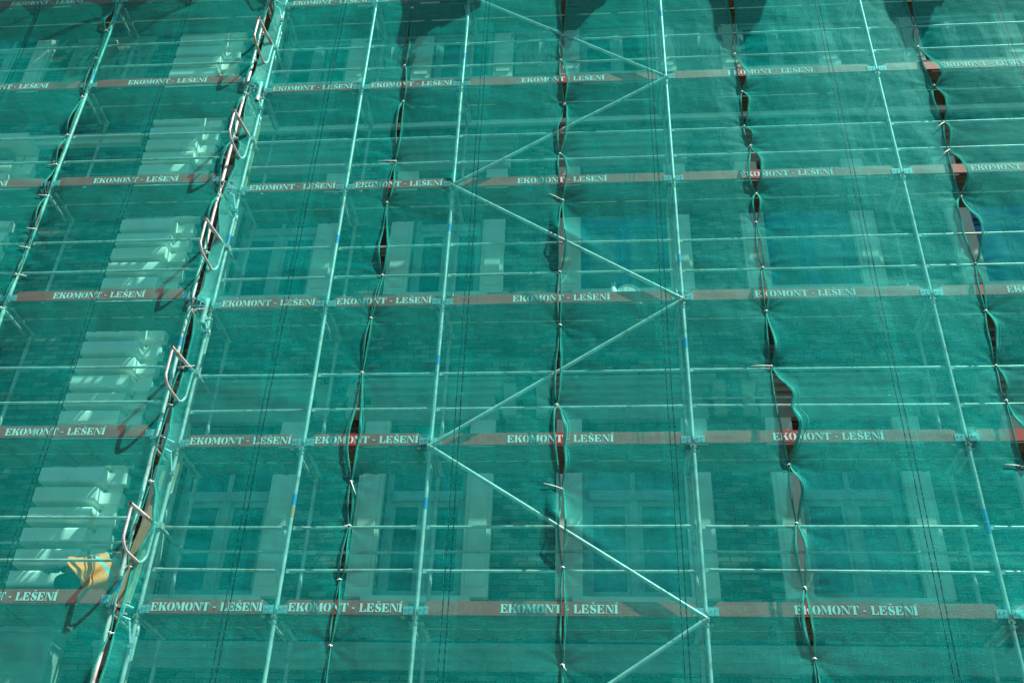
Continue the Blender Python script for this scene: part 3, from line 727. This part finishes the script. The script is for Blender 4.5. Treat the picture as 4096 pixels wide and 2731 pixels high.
def net_sheet(sa, sb, left, label, op=.44, nx=110, step=.028, ztop=17.6, zbot=-2.4):
    z = np.concatenate([np.arange(ztop, 10.7, -.11), np.arange(10.7, zbot-.01, -step)]); nz = len(z)
    ca = seam_x(sa, z); cb = seam_x(sb, z)
    ga = seam_gap(sa, z, 1) if sa not in ('Sm', 'S6') else 0*z; gb = seam_gap(sb, z, 0) if sb not in ('Sm', 'S6') else 0*z
    s = np.linspace(0, 1, nx); u = s + .10*np.sin(2*np.pi*s)/(2*np.pi)*(-1)*1.0   # denser at the edges
    u = s-.11*np.sin(2*np.pi*s)/1.0/ (np.pi) 
    xa, xb = SEAM[sa]['x'], SEAM[sb]['x']; W = xb-xa
    UU, ZZ = np.meshgrid(u, z)
    base = xa+UU*W
    dA = (ca-xa)[:, None]*np.exp(-(UU*W)/.5) + ga[:, None]*np.exp(-(UU*W)/.16)
    dB = (cb-xb)[:, None]*np.exp(-((1-UU)*W)/.5) - gb[:, None]*np.exp(-((1-UU)*W)/.16)
    X = base+dA+dB
    H = net_h(X.copy(), ZZ, left)
    # free edges of the mouths lift a little
    curlA = ga[:, None]*np.exp(-(UU*W)/.07)*.55; curlB = gb[:, None]*np.exp(-((1-UU)*W)/.07)*.45
    H = H+curlA+curlB
    if left: Y = -.2-H
    else:
        Y = -H
        if sa == 'SC':      # the first sheet starts on the corner pole and steps back to the main scaffold
            k = np.clip((X+3.19)/.20, 0, 1); HL = net_h(X.copy(), ZZ, True)
            Y = -(H*k + (1-k)*(.2+np.minimum(HL, .12+HL*.4)+curlA))
    if left and sb == 'SC':
        k = np.clip((X+3.7)/.55, 0, 1); k = k*k*(3-2*k)
        HL = H; Y = -.2-(HL*(1-k)+k*(np.minimum(HL, .12+HL*.4)))
    V = np.stack([X, Y, ZZ], -1).reshape(-1, 3)
    idx = np.arange(nz*nx).reshape(nz, nx)
    F = np.stack([idx[:-1, :-1], idx[1:, :-1], idx[1:, 1:], idx[:-1, 1:]], -1).reshape(-1, 4)
    me = bpy.data.meshes.new('debris_net'); me.vertices.add(len(V)); me.vertices.foreach_set('co', V.astype(np.float32).ravel())
    me.loops.add(F.size); me.loops.foreach_set('vertex_index', F.astype(np.int32).ravel())
    me.polygons.add(len(F)); me.polygons.foreach_set('loop_start', np.arange(0, F.size, 4, dtype=np.int32))
    uvl = me.uv_layers.new(name='cloth')
    me.update(calc_edges=True)
    off = random.uniform(0, 50)
    uv = np.stack([(UU-.5)*W, ZZ+off], -1).reshape(-1, 2)[F.ravel()]
    uvl.data.foreach_set('uv', uv.astype(np.float32).ravel())
    me.materials.append(net_m(op)); me.shade_smooth(); me.validate()
    o = link('debris_net', me); tag(o, label, 'debris net', 'green debris net sheets')
    # hems: rolled edge of the sheet, plus a loose inner fold where a mouth gapes
    for e, g, sgn in ((0, ga, 1), (nx-1, gb, -1)):
        if (sa if e == 0 else sb) in ('Sm', 'S6'): continue
        P = np.stack([X[:, e], Y[:, e], z], -1)
        k = MB(); n1 = vnoise(z*5, z*0+e+7, 21); n2 = vnoise(z*9, z*0+e+3, 22); n3 = vnoise(z*2.3, z*0+e+5, 23)
        wd = .008+.019*np.clip(g/.045, 0, 1)**.7*(1+.8*n3)
        cols = []
        for c, (fx, fy) in enumerate(((-.05, .002), (.10, -.010), (.28, .004), (.50, -.016), (.72, .003), (1.0, -.012), (1.15, .004))):
            cols.append(np.stack([P[:, 0]+sgn*(fx*wd+.006*(n1 if c % 2 else n2)*(c > 0)), P[:, 1]+fy*(.5+12*wd)-.004*(1+n2)-.004, P[:, 2]], -1))
        nc = len(cols); st = range(0, nz)
        for i in st:
            for c in cols: k.v.append(tuple(c[i]))
        for i in range(nz-1):
            for c in range(nc-1): k.f.append((i*nc+c, i*nc+c+1, (i+1)*nc+c+1, (i+1)*nc+c))
        # a second loose fold that hangs beside wide mouths
        g2 = g*(.1+.6*(n3+.5))
        k.tube([(P[i, 0]+sgn*(wd[i]*1.3+g2[i]*.5+.01*n1[i]), P[i, 1]-.006-.10*g2[i], z[i]) for i in range(0, nz, 2)], [float(.002+.07*max(g2[i]-.005, 0)) for i in range(0, nz, 2)], 6, cap=False)
        k.build('hem', M['hem'], o, True)
    return o
NETS = [('Sm', 'S0', True, 'green netting sheet beyond the left edge'), ('S0', 'SL', True, 'dark green net sheet left of the white-pole seam', .35),
        ('SL', 'SC', True, 'shaded green net sheet over the rounded quoins, crossed by loop shadows', .33),
        ('SC', 'S1', False, 'green net sheet wrapping the corner right of the protruding loops', .40),
        ('S1', 'S2', False, 'green net sheet left of the central seam, over both narrow and braced bays', .385),
        ('S2', 'S3', False, 'green net sheet right of the central seam, in front of the white bucket', .405),
        ('S3', 'S4', False, 'bright green net sheet between the two right-hand gaping seams', .47),
        ('S4', 'S5', False, 'green net sheet at the right edge beyond the bluest gap', .43), ('S5', 'S6', False, 'green netting sheet beyond the right edge')]
for a in NETS: net_sheet(*a)

# unseen sheets added above the view, outlined to throw the scalloped shade
def add_shade_caster(pts, y, plane_y, label):
    p = plane_y-y; dx = p*SUN.x/-SUN.y; dz = p*SUN.z/-SUN.y
    k = MB(); P = []
    for i in range(len(pts)-1):
        (x0, z0), (x1, z1) = pts[i], pts[i+1]
        n = max(2, int(abs(x1-x0)/.06))
        for j in range(n): f = j/n; f2 = f*f*(3-2*f); P.append((x0+(x1-x0)*f+dx, z0+(z1-z0)*f2+dz))
    P.append((pts[-1][0]+dx, pts[-1][1]+dz))
    zt = 10.9+dz
    for i, (x, z) in enumerate(P):
        w = .02*math.sin(x*9)+.012*math.sin(x*23)
        k.v += [(x, y+w, z), (x, y+w*.6, (z+zt)/2), (x, y, zt), (x, y+.05, zt), (x, y+.03+w, (z+zt)/2), (x, y+.015+w, z)]
    for i in range(len(P)-1):
        a = i*6
        for c in range(6): k.f.append((a+c, a+(c+1) % 6, a+6+(c+1) % 6, a+6+c))
    o = k.build('unseen_shade_caster', M['hem'], None, True); tag(o, label, 'spare netting')
add_shade_caster([(-8.6, 9.7), (-8.1, 9.9), (-7.7, 9.45), (-7.45, 9.72), (-6.9, 9.80), (-6.2, 9.78), (-5.8, 9.62), (-5.72, 9.9), (-5.6, 9.9), (-5.42, 9.36), (-5.25, 9.60), (-4.8, 9.72), (-4.2, 9.92), (-3.5, 10.05), (-3.25, 9.75), (-3.08, 9.7), (-3.0, 10.2), (-2.9, 10.6)], -.56, -.27, 'added scalloped shade caster above the left bays, just out of view')
add_shade_caster([(-1.6, 10.7), (-1.15, 10.3), (-1.02, 9.8), (-.97, 9.3), (-1.02, 9.05), (-.92, 8.7), (-.84, 8.42), (-.74, 8.75), (-.4, 8.95), (-.06, 9.05), (.0, 9.6), (.12, 10.3), (.7, 10.4), (1.2, 10.3), (1.32, 9.9), (1.30, 9.2), (1.38, 8.95), (1.36, 8.6), (1.5, 8.42), (1.62, 8.9), (1.9, 9.15), (2.1, 9.5), (2.6, 10.0), (3.2, 10.5), (3.6, 10.2), (3.72, 9.7), (3.82, 9.3), (3.80, 9.05), (4.0, 8.58), (4.12, 8.6), (4.4, 9.0), (4.55, 9.5), (4.85, 10.1), (5.6, 10.5), (6.25, 10.1), (6.4, 9.5), (6.42, 9.2), (6.62, 8.7), (6.8, 8.72), (7.0, 9.2), (7.5, 9.8), (8.2, 10.4), (9.0, 9.6)], -.56, -.09, 'added scalloped shade caster above the main bays, just out of view')
# ------------------------------------------------------------------ cable ties
TAIL = {('S1', 4): (-.30, -.02, .01), ('S1', 5): (0, 0, 0), ('S1', 9): (.10, -.05, -.22), ('S1', 10): (-.07, -.04, -.02), ('S2', 5): (-.22, -.05, .12), ('S2', 9): (-.24, -.08, .06),
        ('S3', 10): (-.30, -.06, -.02), ('S4', 11): (-.26, -.06, .02), ('S4', 4): (-.18, -.04, -.16), ('S4', 5): (-.14, -.04, -.12), ('SL', 2): (.10, -.05, .12), ('SL', 3): (.12, -.05, -.03), ('SL', 6): (-.14, -.05, -.02),
        ('SL', 7): (-.14, -.05, .01), ('SL', 8): (-.13, -.05, .01), ('SL', 9): (-.13, -.05, .02), ('SL', 10): (.20, -.06, -.06), ('SC', 8): (.20, -.02, .02), ('SC', 9): (.22, -.02, .02), ('SC', 12): (-.10, -.05, -.08), ('S2', 11): (.05, -.04, -.08)}
ORD = ['first', 'second', 'third', 'fourth', 'fifth', 'sixth', 'seventh', 'eighth', 'ninth', 'tenth', 'eleventh', 'twelfth', 'thirteenth', 'fourteenth']
SN = {'SL': 'left pole seam', 'SC': 'corner seam', 'S1': 'seam left of the central one', 'S2': 'central seam', 'S3': 'seam right of the central one', 'S4': 'far right seam'}
for n in SN:
    t = SEAM[n]['t']; cnt = 0
    for i, q in enumerate(t[1:-1], 1):
        x, z = q[0], q[1]
        if z > 9.95 or z < -.9: continue
        cnt += 1
        left = n in ('SL', 'SC')
        h = float(net_h(np.array([[x]]), np.array([[z]]), left)[0, 0])
        if n == 'SC': h = min(h, .12+h*.4)
        y = (-.2 if left else 0)-h-.008
        k = MB(); R = .020 if not left else .034
        ring = [(R*math.cos(a), R*.55*math.sin(a), .004*math.sin(a*2)) for a in [2*math.pi*j/14 for j in range(15)]]
        k.tube(ring, .0042, 6)
        k.box(-.008, .008, -R*.55-.010, -R*.55+.002, -.006, .006)
        tl = TAIL.get((n, i), None)
        txt = 'short white tie'
        if tl is None: tl = (random.uniform(-.03, .03), -.03, random.uniform(-.05, .0))
        elif tl != (0, 0, 0): txt = 'long-tailed white tie'
        if tl != (0, 0, 0):
            tl = (tl[0]*.8, tl[1]*.4, tl[2]*.8); m = (tl[0]*.5, tl[1]*.6-.006, tl[2]*.5+abs(tl[0])*.04)
            k.tube([(0, -R*.55-.004, 0), m, (tl[0], tl[1]-.01, tl[2])], [.0048, .0045, .004], 6)
        o = k.build('cable_tie', M['tie'], None, True, (x, y, z))
        tag(o, '%s, %s from the top on the %s' % (txt, ORD[cnt-1], SN[n]), 'cable tie', 'cable ties pinching the net seams')

# ------------------------------------------------------------------ things on the decks
b = link('bucket', None, loc=(2.34, .17, 4.0)); tag(b, 'round white bucket lying on its side above the lettered board, braced bay', 'bucket')
def lathe(prof, n=28):      # axis along y
    k = MB()
    for (y, r) in prof:
        for j in range(n):
            a = 2*math.pi*j/n; k.v.append((r*math.cos(a), y, r*math.sin(a)))
    for i in range(len(prof)-1):
        for j in range(n): k.f.append((i*n+j, i*n+(j+1) % n, (i+1)*n+(j+1) % n, (i+1)*n+j))
    k.f.append(tuple(range(n))); k.f.append(tuple((len(prof)-1)*n+j for j in reversed(range(n))))
    return k
o = lathe([(-.115, .125), (-.12, .13), (-.125, .142), (-.11, .150), (.20, .168), (.205, .160)]).build('bucket_body', M['bucket'], b, False, (0, 0, .172)); smooth_by_angle(o, 30)
o = lathe([(.120, .166), (.115, .176), (.135, .180), (.150, .178), (.155, .168)]).build('bucket_rim', M['bucket'], b, False, (0, 0, .172)); smooth_by_angle(o, 30)
hd = MB().tube([(-.17, .12, .20), (-.12, .02, .31), (-.02, -.02, .345), (.08, .0, .335), (.165, .12, .22)], .006, 6); hd.build('bucket_handle', M['steel'], b, True)
k = lathe([(-.05, .02), (-.045, .05), (0, .06), (.05, .05)]); 
bt = link('bottle', None, loc=(2.155, .10, 4.0)); tag(bt, 'small white bottle with dull pink cap beside the white bucket', 'bottle')
MB().tube([(0, 0, 0), (0, 0, .24), (0, 0, .29), (0, 0, .32), (0, 0, .335)], [.05, .05, .035, .022, .022], 14).build('bottle_body', M['bucket'], bt, True)
MB().tube([(0, 0, .335), (0, 0, .37)], .026, 12).build('bottle_cap', M['pink'], bt, True)
k = MB(); 
pl = MB().prism([(-3.37, .04), (-3.14, .04), (-2.92, 1.93), (-3.09, 1.93)], .02, .042).mesh('leaning_board', M['ply'])
o = link('leaning_board', pl, loc=(0, 0, .03)); tag(o, 'tall weathered wooden board leaning in the corner beside the bending worker', 'board')
pl = MB().prism([(-3.12, .0), (-3.02, .0), (-3.02, 1.4), (-3.08, 1.4)], .05, .07).mesh('leaning_board', M['ply'])
o = link('leaning_board', pl, loc=(0.06, 0, 6.0)); tag(o, 'weathered wooden board standing in the corner behind the widest corner gap', 'board')

# ------------------------------------------------------------------ worker
per = link('person', None, loc=(-3.90, .2, .05)); tag(per, 'person bending over in orange vest with grey stripes, gloved arm stretched left', 'person')
def skin_mesh(name, verts, edges, radii, root, mat, parent, sub=2):
    me = bpy.data.meshes.new(name); me.from_pydata(verts, edges, []); o = link(name, me)
    o.modifiers.new('skin', 'SKIN'); sv = me.skin_vertices[0].data
    for i, r in enumerate(radii):
        sv[i].radius = r if isinstance(r, tuple) else (r, r)
    sv[root].use_root = True
    s = o.modifiers.new('sub', 'SUBSURF'); s.levels = sub; s.render_levels = sub
    dg = bpy.context.evaluated_depsgraph_get(); ev = o.evaluated_get(dg)
    m2 = bpy.data.meshes.new_from_object(ev, depsgraph=dg); m2.name = name
    bpy.data.objects.remove(o); bpy.data.meshes.remove(me)
    m2.materials.clear(); m2.materials.append(mat); m2.shade_smooth()
    return link(name, m2, parent)
# local coordinates (person's base at the deck)
Vb = [(.05, .06, .34), (.14, .12, .46), (.25, .22, .56), (.34, .34, .61), (.39, .44, .60), (.42, .50, .57), (.45, .57, .52),      # 0 pelvis..6 head
      (.02, .06, .40), (-.28, .12, .44), (-.16, .10, .22), (-.05, .14, .05), (-.16, .10, .03),                                     # left leg 7-11
      (.22, -.02, .40), (.02, -.10, .38), (.16, -.08, .18), (.27, -.02, .05), (.16, -.08, .03),                                     # right leg 12-16
      (.20, .34, .62), (.02, .30, .66), (-.14, .22, .63), (-.30, .14, .56),                                                         # left arm 17-20
      (.45, .26, .54), (.52, .24, .38), (.46, .24, .20)]                                                                            # right arm 21-23
Eb = [(0,1),(1,2),(2,3),(3,4),(4,5),(5,6),(0,7),(7,8),(8,9),(9,10),(10,11),(0,12),(12,13),(13,14),(14,15),(15,16),(3,17),(17,18),(18,19),(19,20),(3,21),(21,22),(22,23)]
Rb = [.16, .155, .165, .14, .07, .085, .09, .12, .085, .06, .045, .04, .12, .085, .06, .045, .04, .075, .058, .048, .036, .07, .05, .035]
body = skin_mesh('body', Vb, Eb, Rb, 0, M['cloth'], per)
# gloved hand: palm and five fingers
Vh = [(-.29, .14, .565), (-.33, .13, .56), (-.38, .12, .555)]; Eh = [(0, 1), (1, 2)]; Rh = [.030, .038, .036]
base = 2
for j, (dy, ln, dz) in enumerate(((-.035, .055, -.006), (-.012, .07, -.0), (.012, .066, .0), (.034, .05, -.004))):
    a = len(Vh); Vh += [(-.405, .12+dy, .555+dz), (-.405-ln*.5, .12+dy*1.15, .548+dz), (-.405-ln*.85, .12+dy*1.2, .520+dz)]
    Eh += [(2, a), (a, a+1), (a+1, a+2)]; Rh += [.0125, .011, .010]
a = len(Vh); Vh += [(-.345, .075, .54), (-.385, .055, .515), (-.42, .06, .50)]; Eh += [(1, a), (a, a+1), (a+1, a+2)]; Rh += [.016, .013, .011]
skin_mesh('glove', Vh, Eh, Rh, 0, M['glove'], per)
# head hair/cap
cap = MB()
for i in range(7):
    for j in range(12):
        a = math.pi*i/6/1.6; b = 2*math.pi*j/12
        cap.v.append((.45+.105*math.sin(a)*math.cos(b), .57+.105*math.sin(a)*math.sin(b), .53+.11*math.cos(a)))
for i in range(6):
    for j in range(12): cap.f.append((i*12+j, i*12+(j+1) % 12, (i+1)*12+(j+1) % 12, (i+1)*12+j))
cap.build('cap', M['cloth'], per, True)
# vest: shell draped over the back, flaring hem
def vest():
    nu, nv = 40, 26; P = [Vector(Vb[i]) for i in (0, 1, 2, 3, 4)]
    P[0] = Vector((-.05, .01, .36))
    me_v, me_f, uvs = [], [], []
    for j in range(nv):
        t = j/(nv-1); s = t*(len(P)-1.001); i = int(s); f = s-i
        c = P[i].lerp(P[i+1], f); d = (P[min(i+1, 4)]-P[max(i-0, 0)]).normalized()
        side = d.cross(Vector((0, -.75, .66))).normalized(); up = side.cross(d).normalized()
        R = .245-.02*t+.06*(1-t)**2.5
        if t > .8: R *= 1-(t-.8)*2.4
        for q in range(nu):
            a = math.radians(-108+216*q/(nu-1))
            rr = R*(1+.06*math.sin(a*5+t*3)*(1-t)+.03*math.sin(a*11))
            p = c+side*math.sin(a)*rr*1.02+up*math.cos(a)*rr*.98
            p -= d*(.05*math.sin(a*3+1.0))*(1-t)**2
            me_v.append(p); uvs.append((q/(nu-1), t))
    for j in range(nv-1):
        for q in range(nu-1):
            a = j*nu+q; me_f.append((a, a+1, a+nu+1, a+nu))
    me = bpy.data.meshes.new('vest'); me.from_pydata([tuple(p) for p in me_v], [], me_f)
    uv = me.uv_layers.new(name='cloth')
    for l in me.loops: uv.data[l.index].uv = uvs[l.vertex_index]
    me.materials.append(M['vest']); me.shade_smooth(); link('vest', me, per)
vest()
